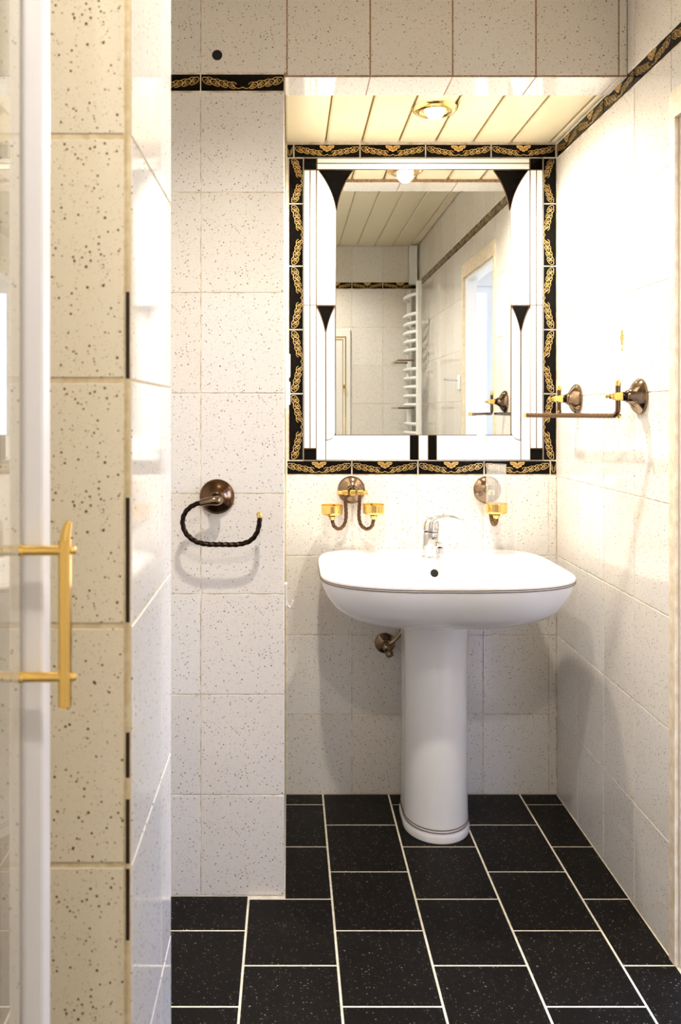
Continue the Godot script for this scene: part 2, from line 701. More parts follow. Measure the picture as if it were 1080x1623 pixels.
func build_shell() -> void:
	var X := Vector3.RIGHT
	var Y := Vector3.UP
	var Z := Vector3.BACK
	var rows := rows_to(8, 2.1305)
	var band := [2.1325, 2.1785]
	var high := [2.1805, CEILING]

	# floor: white joints, black tiles laid in staggered columns
	var st := begin()
	add_box(st, v(-1.25, -0.10, 2.98), v(WALL_RIGHT + 0.02, -0.0015, -0.36))
	var floor_slab := structure("floor", st.commit(), M.floor_grout)
	var cut := [Rect2(-2, WALL_FRONT, 2 + PIER_EDGE, 2), Rect2(-2, 0.95, 2 + SHOWER_EDGE, 0.32)]
	var first := -0.106 - 5 * COL
	for c in 10:
		var x0 := maxf(first + c * COL, -1.15)
		var x1 := minf(first + (c + 1) * COL, WALL_RIGHT)
		if x1 - x0 < 0.01:
			continue
		var d1 := (2.801 if (c % 2) == 1 else 2.664) + 0.2705
		while d1 > -0.24:
			var a0 := x0
			var a1 := x1
			var b1 := minf(d1, WALL_BACK)
			var b0 := maxf(d1 - 0.2705, -0.24)
			d1 -= 0.2705
			for r in cut:
				if a1 > r.position.x and a0 < r.end.x and b1 > r.position.y and b0 < r.end.y:
					var keep_x: float = maxf(0.0, a1 - r.end.x) * (b1 - b0)
					var near: float = maxf(0.0, r.position.y - b0) * (a1 - a0)
					var far: float = maxf(0.0, b1 - r.end.y) * (a1 - a0)
					if keep_x >= near and keep_x >= far:
						a0 = r.end.x
					elif near >= far:
						b1 = r.position.y
					else:
						b0 = r.end.y
			var w := a1 - a0 - 0.0055
			var l := b1 - b0 - 0.0055
			if w < 0.008 or l < 0.008:
				continue
			var t := tile_mesh(w, l, 0.004, rng.randi() % 9, false, 0.0012, 0.6)
			part("tile", t, M.floor_tiles[rng.randi() % 2], floor_slab, Transform3D(Basis(X, -Z, Y), v((a0 + a1) / 2, -0.004, (b0 + b1) / 2)))

	# back wall of the niche, with the border that frames the mirror
	var back := structure("wall_back", box_mesh(v(-0.02, 0, 2.98), v(WALL_RIGHT + 0.1, CEILING + 0.05, WALL_BACK + TILE)), M.grout)
	var o := v(0, 0, WALL_BACK + TILE)
	tile_region(back, o, X, Y, [PIER_EDGE, 0.2116, 0.4316, 0.6516, 0.8716, WALL_RIGHT], [0, ROW, 2 * ROW, 3 * ROW, 1.068])
	var fr := 0.0045
	tile_region(back, o, X, Y, [-0.009, 0.2116, 0.4335, 0.6555, 0.8775], [1.070, 1.118], "flower", fr)
	tile_region(back, o, X, Y, [0.017, 0.239, 0.459, 0.679, 0.896], [2.133, SOFFIT - 0.001], "flower", fr)
	tile_region(back, o, X, Y, [0.8775, WALL_RIGHT], [1.070, 1.118], "plain", fr)
	tile_region(back, o, X, Y, [-0.011, 0.017], [2.133, SOFFIT - 0.001], "plain", fr)
	var ups := [1.118, 1.342, 1.557, 1.770, 1.979, 2.133]
	tile_region(back, v(0.0535, 0, WALL_BACK + TILE), Y, -X, ups, [0.0, 0.0545], "plain", fr)
	tile_region(back, v(0.8475, 0, WALL_BACK + TILE), -Y, X, [-1.118, -1.342, -1.557, -1.770, -1.979, -2.133], [0.0, 0.0515], "plain", fr)
	part("corner_joint", bevel_mesh(v(-0.008, 1.09, WALL_BACK + 0.002), Vector3(0.006, 2.18, 0.007), 0.001), M.floor_grout, back)

	# pier left of the niche
	var pier := structure("wall_pier", box_mesh(v(-1.15, 0, 2.98), v(PIER_EDGE - TILE, CEILING + 0.05, WALL_FRONT + TILE)), M.grout)
	var cols := [-1.15, -1.114, -0.894, -0.674, -0.454, -0.234, PIER_EDGE]
	o = v(0, 0, WALL_FRONT + TILE)
	tile_region(pier, o, X, Y, cols, rows)
	tile_region(pier, o, X, Y, cols, band, "plain")
	tile_region(pier, o, X, Y, cols.slice(0, -1) + [-0.005], high)
	var flank := [-WALL_BACK - 0.003, -2.715, -2.495, -WALL_FRONT - 0.002]
	o = Vector3(PIER_EDGE - TILE, 0, 0)
	tile_region(pier, o, -Z, Y, [2.279, 2.495, 2.715, 2.876], rows_to(8, 2.165))

	# bulkhead above the niche
	var bulk := structure("wall_bulkhead", box_mesh(v(PIER_EDGE - TILE, 2.17 + TILE, 2.41), v(WALL_RIGHT + 0.1, CEILING + 0.05, WALL_FRONT + TILE)), M.brown_joint)
	var bc := [-0.005, 0.216, 0.435, 0.656, 0.876, WALL_RIGHT]
	o = v(0, 0, WALL_FRONT + TILE)
	tile_region(bulk, o, X, Y, bc, [2.1735, CEILING], "wall", 0.004)
	tile_region(bulk, Vector3(0, 2.17 + TILE, 0), X, Z, [PIER_EDGE, 0.216, 0.435, 0.656, 0.876, WALL_RIGHT], [-2.41, -WALL_FRONT - 0.001], "wall", 0.003)

	# right wall with the doorway
	st = begin()
	add_box(st, v(WALL_RIGHT + TILE, 0, 2.98), v(WALL_RIGHT + 0.05, CEILING + 0.05, 1.99))
	add_box(st, v(WALL_RIGHT + TILE, 0, 1.34), v(WALL_RIGHT + 0.05, CEILING + 0.05, -0.36))
	add_box(st, v(WALL_RIGHT + TILE, 1.97, 1.99), v(WALL_RIGHT + 0.05, CEILING + 0.05, 1.34))
	var right := structure("wall_right", st.commit(), M.grout)
	o = Vector3(WALL_RIGHT + TILE, 0, 0)
	var near_cols := spread(-1.305, 0.24, COL)
	var far_cols := [-WALL_BACK, -2.669, -2.449, -2.231, -2.016]
	tile_region(right, o, Z, Y, far_cols, rows)
	tile_region(right, o, Z, Y, near_cols, rows)
	tile_region(right, o, Z, Y, [-2.016, -1.80, -1.58, -1.305], [2.03, 2.1305])
	var all_cols := far_cols + [-1.795, -1.575, -1.355, -1.135, -0.915, -0.695, -0.475, -0.255, -0.035, 0.185, 0.24]
	tile_region(right, o, Z, Y, all_cols, band, "flower")
	tile_region(right, o, Z, Y, all_cols, high)

	# shower wall at the left edge
	var near_wall := structure("wall_shower", box_mesh(v(-1.15, 0, 1.27 - TILE), v(SHOWER_EDGE - TILE, CEILING + 0.05, 0.95 + TILE)), M.tan_joint)
	var srows := [0.0, 0.245, 0.513, 0.783, 1.048, 1.320, 1.590, 1.858, 2.1305]
	var scols := [-1.15, -1.062, -0.842, -0.622, -0.402, SHOWER_EDGE - 0.006]
	tile_region(near_wall, v(0, 0, 0.95 + TILE), X, Y, scols, srows, "wall", 0.0065, M.cream_tiles)
	tile_region(near_wall, v(0, 0, 0.95 + TILE), X, Y, scols, band, "plain")
	tile_region(near_wall, v(0, 0, 0.95 + TILE), X, Y, scols, high)
	var so := Vector3(SHOWER_EDGE - TILE, 0, 0)
	tile_region(near_wall, so, -Z, Y, [0.952, 1.172, 1.268], srows)
	tile_region(near_wall, so, -Z, Y, [0.952, 1.172, 1.268], band, "plain")
	tile_region(near_wall, so, -Z, Y, [0.952, 1.172, 1.268], high)
	tile_region(near_wall, v(0, 0, 1.27 - TILE), -X, Y, [1.15, 1.062, 0.842, 0.622, 0.402, -SHOWER_EDGE], srows)
	part("corner_joint", bevel_mesh(v(SHOWER_EDGE - 0.0045, CEILING / 2, 0.953), Vector3(0.005, CEILING, 0.0055), 0.001), M.tan_joint, near_wall)
	for s in [[1.322, 1.418], [1.052, 1.190], [0.880, 0.930], [0.785, 0.856], [0.700, 0.779]]:
		part("open_joint", box_mesh(v(SHOWER_EDGE - 0.0066, s[0], 0.953), v(SHOWER_EDGE - 0.0024, s[1], 0.9497)), M.gap, near_wall)

	# left wall and the wall behind the camera
	var left := structure("wall_left", box_mesh(v(-1.25, 0, 2.98), v(-1.15 - TILE, CEILING + 0.05, -0.36)), M.grout)
	tile_region(left, Vector3(-1.15 - TILE, 0, 0), -Z, Y, spread(1.27, WALL_FRONT, COL), rows)
	tile_region(left, Vector3(-1.15 - TILE, 0, 0), -Z, Y, spread(-0.24, 0.95, COL), rows)
	tile_region(left, Vector3(-1.15 - TILE, 0, 0), -Z, Y, spread(-0.24, 0.95, COL) + spread(1.27, WALL_FRONT, COL), band, "plain")
	tile_region(left, Vector3(-1.15 - TILE, 0, 0), -Z, Y, spread(-0.24, WALL_FRONT, COL), high)
	var rear := structure("wall_rear", box_mesh(v(-1.25, 0, -0.24 - TILE), v(WALL_RIGHT + 0.12, CEILING + 0.05, -0.36)), M.grout)
	var rc := [-WALL_RIGHT, -0.655, -0.440, -0.225, -0.005, 0.215, 0.435, 0.655, 0.875, 1.095, 1.15]
	tile_region(rear, v(0, 0, -0.24 - TILE), -X, Y, rc, rows)
	tile_region(rear, v(0, 0, -0.24 - TILE), -X, Y, rc, band, "flower")
	tile_region(rear, v(0, 0, -0.24 - TILE), -X, Y, rc, high)

	# doorway lining
	var wood := begin()
	add_box(wood, v(WALL_RIGHT - 0.006, 0, 2.014), v(WALL_RIGHT + 0.004, 2.03, 1.985))
	add_box(wood, v(WALL_RIGHT - 0.006, 0, 1.345), v(WALL_RIGHT + 0.004, 2.03, 1.305))
	add_box(wood, v(WALL_RIGHT - 0.006, 1.965, 1.985), v(WALL_RIGHT + 0.004, 2.03, 1.345))
	structure("trim_1", wood.commit(), M.wood)
	st = begin()
	add_box(st, v(WALL_RIGHT + 0.005, 0, 1.99), v(WALL_RIGHT + 0.06, 1.97, 1.965))
	add_box(st, v(WALL_RIGHT + 0.005, 0, 1.365), v(WALL_RIGHT + 0.06, 1.97, 1.34))
	add_box(st, v(WALL_RIGHT + 0.005, 1.945, 1.965), v(WALL_RIGHT + 0.06, 1.97, 1.365))
	structure("trim_2", st.commit(), M.paint)


# ------------------------------------------------------------------ ceilings and lamps
func build_ceilings() -> void:
	var X := Vector3.RIGHT
	var Z := Vector3.BACK
	# panelled ceiling of the niche
	var low := structure("ceiling", box_mesh(v(PIER_EDGE - 0.004, SOFFIT + 0.013, WALL_BACK + 0.004), v(WALL_RIGHT + 0.004, SOFFIT + 0.1, 2.41)), M.panel_back)
	var seams := [PIER_EDGE, 0.123, 0.245, 0.369, 0.491, 0.617, 0.745, 0.876, WALL_RIGHT]
	for i in seams.size() - 1:
		var w: float = seams[i + 1] - seams[i] - 0.007
		if i == 0:
			w += 0.003
		part("panel", tile_mesh(w, 0.452, 0.012, 0, false, 0.005), M.panel, low, Transform3D(Basis(X, Z, Vector3.DOWN), v((seams[i] + seams[i + 1]) / 2, SOFFIT + 0.0125, 2.642)))
	# main ceiling
	var main := structure("ceiling", box_mesh(v(-1.25, CEILING + 0.013, 2.98), v(WALL_RIGHT + 0.12, CEILING + 0.12, -0.36)), M.panel_back)
	var xs := spread(-1.15, WALL_RIGHT, 0.125)
	for i in xs.size() - 1:
		var w: float = xs[i + 1] - xs[i] - 0.003
		part("panel", tile_mesh(w, WALL_FRONT + 0.24, 0.012, 0, false, 0.004), M.panel, main, Transform3D(Basis(X, Z, Vector3.DOWN), v((xs[i] + xs[i + 1]) / 2, CEILING + 0.0125, (WALL_FRONT - 0.24) / 2)))
	ceiling_lamp(v(0.434, SOFFIT, 2.545), 1.85, 86.0, "gold ringed spotlight glowing in the panelled niche ceiling above the mirror")
	ceiling_lamp(v(0.04, CEILING, 1.30), 1.7, 72.0, "gold ringed spotlight in the high main ceiling, level with the doorway")
	ceiling_lamp(v(0.10, CEILING, 0.30), 1.05, 72.0, "gold ringed spotlight in the high main ceiling, beside the towel radiator")


func ceiling_lamp(at: Vector3, energy: float, cone: float, label: String) -> void:
	var t := thing("recessed_spotlight", label, "lamp", at, "recessed ceiling spotlights")
	part("ring", lathe([[0.034, 0.0], [0.036, -0.006], [0.044, -0.011], [0.054, -0.011], [0.062, -0.007], [0.067, -0.002], [0.068, 0.0005]], 48), M.gold, t)
	part("reflector", lathe([[0.035, -0.004], [0.034, 0.0], [0.030, 0.001], [0.0, 0.0012]], 40), M.gold, t)
	part("bulb", lathe([[0.0, -0.030], [0.009, -0.029], [0.018, -0.025], [0.025, -0.018], [0.029, -0.010], [0.030, -0.001]], 32), M.glow, t)
	var l := SpotLight3D.new()
	l.spot_angle = cone
	l.spot_angle_attenuation = 0.6
	l.spot_range = 8.0
	l.spot_attenuation = 2.0
	l.rotation_degrees.x = -90
	l.name = "light"
	l.position = Vector3(0, -0.016, 0)
	l.light_color = Color(1.0, 0.965, 0.905)
	l.light_energy = energy
	l.light_size = 0.03
	l.shadow_enabled = true
	t.add_child(l, true)


# ------------------------------------------------------------------ hall beyond the doorway
func build_hall() -> void:
	var x0 := WALL_RIGHT + 0.05
	structure("floor", box_mesh(v(WALL_RIGHT + 0.02, -0.1, 3.2), v(2.5, -0.001, -1.7)), M.hall_floor)
	structure("ceiling", box_mesh(v(x0, 2.5, 3.2), v(2.5, 2.6, -1.7)), M.paint)
	structure("wall_hall_far", box_mesh(v(x0, 0, 3.2), v(2.5, 2.5, 3.1)), M.paint)
	structure("wall_hall_near", box_mesh(v(x0 - 0.1, 0, -0.36), v(x0, 2.5, -1.6)), M.paint)
	var st := begin()
	add_box(st, v(x0, 0, -1.6), v(2.5, 0.15, -1.7))
	add_box(st, v(x0, 2.35, -1.6), v(2.5, 2.5, -1.7))
	add_box(st, v(x0, 0.15, -1.6), v(1.08, 2.35, -1.7))
	add_box(st, v(2.38, 0.15, -1.6), v(2.5, 2.35, -1.7))
	structure("wall_hall_end", st.commit(), M.paint)
	st = begin()
	add_box(st, v(2.4, 0, 3.1), v(2.5, 2.5, 2.5))
	add_box(st, v(2.4, 0, 0.9), v(2.5, 2.5, -1.6))
	add_box(st, v(2.4, 0, 2.5), v(2.5, 0.6, 0.9))
	add_box(st, v(2.4, 2.25, 2.5), v(2.5, 2.5, 0.9))
	structure("wall_hall_side", st.commit(), M.paint)
	window("window_1", v(1.73, 1.25, -1.65), 1.30, 2.2, Vector3.RIGHT)
	window("window_2", v(2.45, 1.425, 1.7), 1.6, 1.65, Vector3.BACK)


func window(called: String, c: Vector3, w: float, h: float, u: Vector3) -> void:
	var n := u.cross(Vector3.UP)
	var b := Transform3D(Basis(u, Vector3.UP, n), c)
	var st := begin()
	for s in [-1, 1]:
		bevel_box(st, Vector3(s * (w / 2 - 0.03), 0, 0), Vector3(0.06, h, 0.06), 0.004)
		bevel_box(st, Vector3(0, s * (h / 2 - 0.03), 0), Vector3(w - 0.12, 0.06, 0.06), 0.004)
	bevel_box(st, Vector3.ZERO, Vector3(0.07, h - 0.12, 0.06), 0.004)
	var o := structure(called, st.commit(), M.plastic)
	o.transform = b
	for s in [-1, 1]:
		part("pane", box_mesh(Vector3(s * (w / 4 - 0.01) - (w / 4 - 0.035), -h / 2 + 0.05, -0.003), Vector3(s * (w / 4 - 0.01) + (w / 4 - 0.035), h / 2 - 0.05, 0.003)), M.pane, o)


# ------------------------------------------------------------------ mirror
func curve2(a: Vector2, c: Vector2, b: Vector2, n := 10) -> PackedVector2Array:
	var out := PackedVector2Array()
	for i in n + 1:
		var t := float(i) / n
		out.append(a.lerp(c, t).lerp(c.lerp(b, t), t))
	return out


func both(called: String, poly: PackedVector2Array, m: Material, parent: Node, z1 := 0.0015, z0 := 0.0) -> void:
	for s in [1.0, -1.0]:
		var q := PackedVector2Array()
		for p in poly:
			q.append(Vector2(p.x * s, p.y))
		part(called, prism(q, z0, z1), m, parent)


func build_mirror() -> void:
	# own plane: x to the right and y up from the middle, half size 0.402 x 0.507
	var t := thing("wall_mirror", "large wall mirror with white, black and gold art deco frame above the basin", "mirror", v(0.450, 1.6245, WALL_BACK - 0.006))
	part("mirror_glass", box_mesh(Vector3(-0.400, -0.505, -0.012), Vector3(0.400, 0.505, 0.0)), M.mirror, t)
	var edge := begin()
	for s in [-1, 1]:
		bevel_box(edge, Vector3(s * 0.4015, 0, -0.004), Vector3(0.003, 1.014, 0.014), 0.0008)
		bevel_box(edge, Vector3(0, s * 0.5065, -0.004), Vector3(0.800, 0.003, 0.014), 0.0008)
	part("edge_band", edge.commit(), M.silver, t)
	# gold leading under the coloured glass
	var z := 0.0006
	var lead := begin()
	for s in [-1, 1]:
		add_box(lead, Vector3(minf(s * 0.400, s * 0.2925), -0.505, 0), Vector3(maxf(s * 0.400, s * 0.2925), 0.505, z))
	add_box(lead, Vector3(-0.2925, 0.466, 0), Vector3(0.2925, 0.505, z))
	add_box(lead, Vector3(-0.2925, -0.505, 0), Vector3(0.2925, -0.420, z))
	part("leading", lead.commit(), M.line, t)
	var a := 0.0006
	var b := 0.0022
	# corner squares
	for s in [1.0, -1.0]:
		both("black_square", rect(0.359, minf(s * 0.468, s * 0.503), 0.398, maxf(s * 0.468, s * 0.503)), M.black, t, b, a)
	# top bands
	part("white_strip", prism(rect(-0.354, 0.4893, 0.354, 0.503), a, b), M.white_glass, t)
	part("white_strip", prism(rect(-0.354, 0.469, 0.354, 0.4857), a, b), M.white_glass, t)
	# side strips, upper and lower
	for e in [[0.0145, 0.464], [-0.464, 0.0115]]:
		both("white_strip", rect(0.3805, e[0], 0.398, e[1]), M.white_glass, t, b, a)
		both("white_strip", rect(0.3595, e[0], 0.3769, e[1]), M.white_glass, t, b, a)
	# curved black fans and the white field beside them
	var outer := curve2(Vector2(0.349, 0.465), Vector2(0.299, 0.400), Vector2(0.2905, 0.331))
	var inner := curve2(Vector2(0.2895, 0.331), Vector2(0.280, 0.407), Vector2(0.236, 0.465))
	var fan := PackedVector2Array(outer)
	fan.append_array(inner)
	both("black_fan", fan, M.black, t, b, a)
	# gilt edge along the curve that bounds the mirror
	var edge_line := PackedVector2Array(inner)
	for i in range(inner.size() - 1, -1, -1):
		edge_line.append(inner[i] + Vector2(-0.0024, -0.0008))
	both("gold_edge", edge_line, M.line, t, 0.0012, 0.0)
	var field := PackedVector2Array()
	for p in outer:
		field.append(p + Vector2(0.0028, -0.001))
	field.append_array(PackedVector2Array([Vector2(0.2945, 0.0145), Vector2(0.3555, 0.0145), Vector2(0.3555, 0.462)]))
	both("white_field", field, M.white_glass, t, b, a)
	# small black darts with a line below each
	var dart := curve2(Vector2(0.3545, 0.0105), Vector2(0.336, -0.025), Vector2(0.3268, -0.070))
	dart.append_array(curve2(Vector2(0.3252, -0.070), Vector2(0.316, -0.025), Vector2(0.298, 0.0105)))
	both("black_dart", dart, M.black, t, b, a)
	var wing := PackedVector2Array()
	for p in curve2(Vector2(0.3555, 0.003), Vector2(0.338, -0.027), Vector2(0.3279, -0.078)):
		wing.append(p + Vector2(0.0012, 0))
	wing.append_array(PackedVector2Array([Vector2(0.3279, -0.503), Vector2(0.3567, -0.503)]))
	both("white_field", wing, M.white_glass, t, b, a)
	var slim := PackedVector2Array()
	for p in curve2(Vector2(0.2965, 0.003), Vector2(0.314, -0.027), Vector2(0.3241, -0.078)):
		slim.append(p)
	slim.append_array(PackedVector2Array([Vector2(0.3241, -0.437), Vector2(0.310, -0.433), Vector2(0.300, -0.425), Vector2(0.2955, -0.414)]))
	both("white_field", slim, M.white_glass, t, b, a)
	# foot panels
	var foot := PackedVector2Array([Vector2(0.046, -0.4225), Vector2(0.2965, -0.4225), Vector2(0.308, -0.435), Vector2(0.3248, -0.4405), Vector2(0.3248, -0.503), Vector2(0.046, -0.503)])
	both("white_field", foot, M.white_glass, t, b, a)
	both("black_bar", rect(0.0175, -0.503, 0.0435, -0.4225), M.black, t, b, a)
	part("white_strip", prism(rect(-0.0145, -0.503, 0.0145, -0.4225), a, b), M.white_glass, t)


# ------------------------------------------------------------------ basin, pedestal, tap, valve
func outline(t: float, a: float, bf: float, bb: float, nf: float, nb: float) -> Vector2:
	var c := cos(t)
	var s := sin(t)
	var n := nf if s > 0 else nb
	var b := bf if s > 0 else bb
	return Vector2(signf(c) * pow(absf(c), 2.0 / n) * a, signf(s) * pow(absf(s), 2.0 / n) * b)


func basin_ring(k: float, y: float, segs: int, shift := 0.0) -> PackedVector3Array:
	var out := PackedVector3Array()
	for i in segs:
		var p := outline(TAU * i / segs, 0.362, 0.225, 0.390, 2.7, 5.5)
		# drawn in around a point behind the middle so that the back stays near the wall
		out.append(Vector3(p.x * k, y, (p.y + 0.18) * k - 0.18 + shift))
	return out


func bowl_ring(k: float, y: float, segs: int) -> PackedVector3Array:
	var out := PackedVector3Array()
	for i in segs:
		var p := outline(TAU * i / segs, 0.312, 0.185, 0.215, 2.7, 3.2)
		out.append(Vector3(p.x * k, y, p.y * k))
	return out


func build_basin() -> void:
	var segs := 96
	var t := thing("washbasin", "wide white ceramic basin with gold rim lines below the mirror", "basin", v(0.452, 0.0, 2.485))
	var st := begin()
	var rows := []
	for e in [[0.0, 0.6505], [0.36, 0.652], [0.55, 0.662], [0.70, 0.678], [0.82, 0.700], [0.90, 0.727], [0.955, 0.760], [0.985, 0.787], [0.996, 0.803], [1.0, 0.812], [0.998, 0.8175], [0.992, 0.8205], [0.982, 0.8215]]:
		rows.append(basin_ring(e[0], e[1], segs))
	for i in 4:
		var f := (i + 1) / 5.0
		var p := basin_ring(0.982, 0.8215, segs)
		var q := bowl_ring(1.03, 0.8205, segs)
		var line := PackedVector3Array()
		for j in segs:
			line.append(p[j].lerp(q[j], f))
		rows.append(line)
	for e in [[1.03, 0.8205], [1.0, 0.817], [0.975, 0.808], [0.94, 0.790], [0.88, 0.765], [0.78, 0.740], [0.62, 0.720], [0.42, 0.710], [0.2, 0.706], [0.0, 0.705]]:
		rows.append(bowl_ring(e[0], e[1], segs))
	add_grid(st, rows, true, true)
	var body := part("bowl", st.commit(), M.ceramic, t)
	for y in [[0.9995, 0.8105], [0.9975, 0.8050]]:
		var path := PackedVector3Array()
		var ring := basin_ring(y[0], y[1], segs)
		for j in range(-10, segs / 2 + 11):
			path.append(ring[posmod(j, segs)] * Vector3(1.001, 1, 1))
		part("gold_line", tube(path, [0.0013], 6), M.line, body)
	part("overflow_hole", lathe([[0.0, 0.004], [0.0105, 0.004], [0.0125, 0.002], [0.0125, -0.004]], 24, along(Vector3(0, 0.45, 1), Vector3(0.003, 0.777, -0.1965))), M.hole, t)
	part("drain", lathe([[0.0, 0.709], [0.018, 0.709], [0.022, 0.707], [0.024, 0.704]], 24), M.chrome, t)

	# pedestal
	var p := thing("pedestal", "white ceramic column with gold lines at its foot, under the basin", "pedestal", v(0.456, 0.0, 2.665))
	st = begin()
	rows = []
	for e in [[0.1020, 0.0], [0.1030, 0.004], [0.1030, 0.016], [0.1005, 0.021], [0.0985, 0.028], [0.0980, 0.06], [0.0955, 0.20], [0.0945, 0.40], [0.0965, 0.56], [0.0990, 0.62], [0.1030, 0.6495]]:
		var line := PackedVector3Array()
		for i in 64:
			var q := outline(TAU * i / 64, e[0], e[0] + 0.020, 0.13, 2.0, 7.0)
			line.append(Vector3(q.x, e[1], q.y))
		rows.append(line)
	add_grid(st, rows, true, true)
	part("column", st.commit(), M.ceramic, p)
	for y in [[0.0992, 0.030], [0.0988, 0.038]]:
		var path := PackedVector3Array()
		for i in range(-6, 39):
			var q := outline(TAU * i / 64, y[0], y[0] + 0.020, 0.13, 2.0, 7.0)
			path.append(Vector3(q.x, y[1], q.y))
		part("gold_line", tube(path, [0.0012], 6), M.line, p)

	# tap
	var f := thing("mixer_tap", "chrome single-lever mixer tap on the basin's back ledge", "tap", v(0.453, 0.8195, 2.735))
	part("tap_body", lathe([[0.030, 0.0], [0.030, 0.004], [0.0275, 0.006], [0.0275, 0.006], [0.0265, 0.03], [0.0255, 0.074], [0.0255, 0.078], [0.022, 0.082], [0.0, 0.083]], 36), M.chrome, f)
	part("spout", tube(smooth_path([Vector3(0.003, 0.050, 0.006), Vector3(0.006, 0.055, 0.035), Vector3(0.009, 0.052, 0.075), Vector3(0.011, 0.044, 0.105)], 8), [0.021, 0.018, 0.0155, 0.014], 20, 0.0, Vector3.UP, 0.85), M.chrome, f)
	part("aerator", lathe([[0.0, -0.016], [0.011, -0.016], [0.0125, -0.014], [0.0125, 0.004]], 20, along(Vector3(0, 1, -0.3), Vector3(0.0105, 0.038, 0.100))), M.chrome, f)
	var lever := part("lever_cap", lathe([[0.0262, 0.083], [0.0265, 0.092], [0.0255, 0.104], [0.021, 0.116], [0.013, 0.123], [0.0, 0.126]], 32, Transform3D(Basis(Vector3.FORWARD, 0.10), Vector3(-0.008, 0.001, 0))), M.chrome, f)
	part("lever", tube(smooth_path([Vector3(-0.004, 0.108, 0.006), Vector3(0.018, 0.124, 0.014), Vector3(0.050, 0.131, 0.024), Vector3(0.080, 0.126, 0.032), Vector3(0.098, 0.119, 0.036)], 8), [0.015, 0.014, 0.011, 0.009, 0.006], 18, 0.0, Vector3.UP, 0.6), M.chrome, lever)
	part("plug_rod", tube(line_path(Vector3(0.004, 0.0, -0.038), Vector3(0.004, 0.045, -0.038), 4), [0.003], 10), M.chrome, f)

	# shut-off valve
	var w := thing("shut_off_valve", "small chrome shut-off valve on the wall left of the pedestal", "valve", v(0.322, 0.507, WALL_BACK - 0.0003))
	part("rosette", lathe([[0.034, 0.0], [0.0345, 0.005], [0.031, 0.010], [0.020, 0.017], [0.012, 0.020], [0.012, 0.034]], 32, along(Vector3.BACK)), M.nickel, w)
	part("valve_body", lathe([[0.0, 0.030], [0.013, 0.032], [0.0145, 0.042], [0.0145, 0.062], [0.011, 0.066], [0.0, 0.067]], 24, along(Vector3.BACK)), M.nickel, w)
	part("knob", lathe([[0.0, 0.0], [0.012, 0.002], [0.014, 0.010], [0.012, 0.022], [0.0, 0.025]], 8, along(Vector3(0.25, -1, 0.5), Vector3(0.006, -0.010, 0.052))), M.nickel, w)
	part("pipe", tube(smooth_path([Vector3(0.004, 0.006, 0.05), Vector3(0.024, 0.020, 0.052), Vector3(0.046, 0.046, 0.05), Vector3(0.056, 0.085, 0.045), Vector3(0.058, 0.150, 0.04)], 8), [0.006], 12), M.nickel, w)


# ------------------------------------------------------------------ wall fittings
func rosette(parent: Node, dir: Vector3, m: Material) -> void:
	part("rosette", lathe([[0.046, 0.0], [0.0465, 0.004], [0.0455, 0.007], [0.0455, 0.007], [0.0435, 0.0095], [0.038, 0.0155], [0.029, 0.0215], [0.020, 0.0275], [0.0155, 0.035], [0.0150, 0.038], [0.0, 0.038]], 48, along(dir)), m, parent)
	part("neck", lathe([[0.0125, 0.034], [0.0115, 0.040], [0.0115, 0.048], [0.0, 0.048]], 24, along(dir)), M.dark_rod, parent)


func cup(parent: Node, at: Vector3) -> Node3D:
	var c := part("cup", lathe([[0.0, -0.002], [0.010, -0.002], [0.014, 0.002], [0.030, 0.004], [0.0345, 0.007], [0.0350, 0.012], [0.0355, 0.034], [0.0362, 0.036], [0.0350, 0.037], [0.0338, 0.036], [0.0335, 0.012], [0.030, 0.007], [0.0, 0.006]], 40), M.gold, parent, Transform3D(Basis(), at))
	part("cup_foot", lathe([[0.008, -0.012], [0.0105, -0.009], [0.0105, -0.004], [0.013, -0.001]], 20), M.gold, c)
	return c


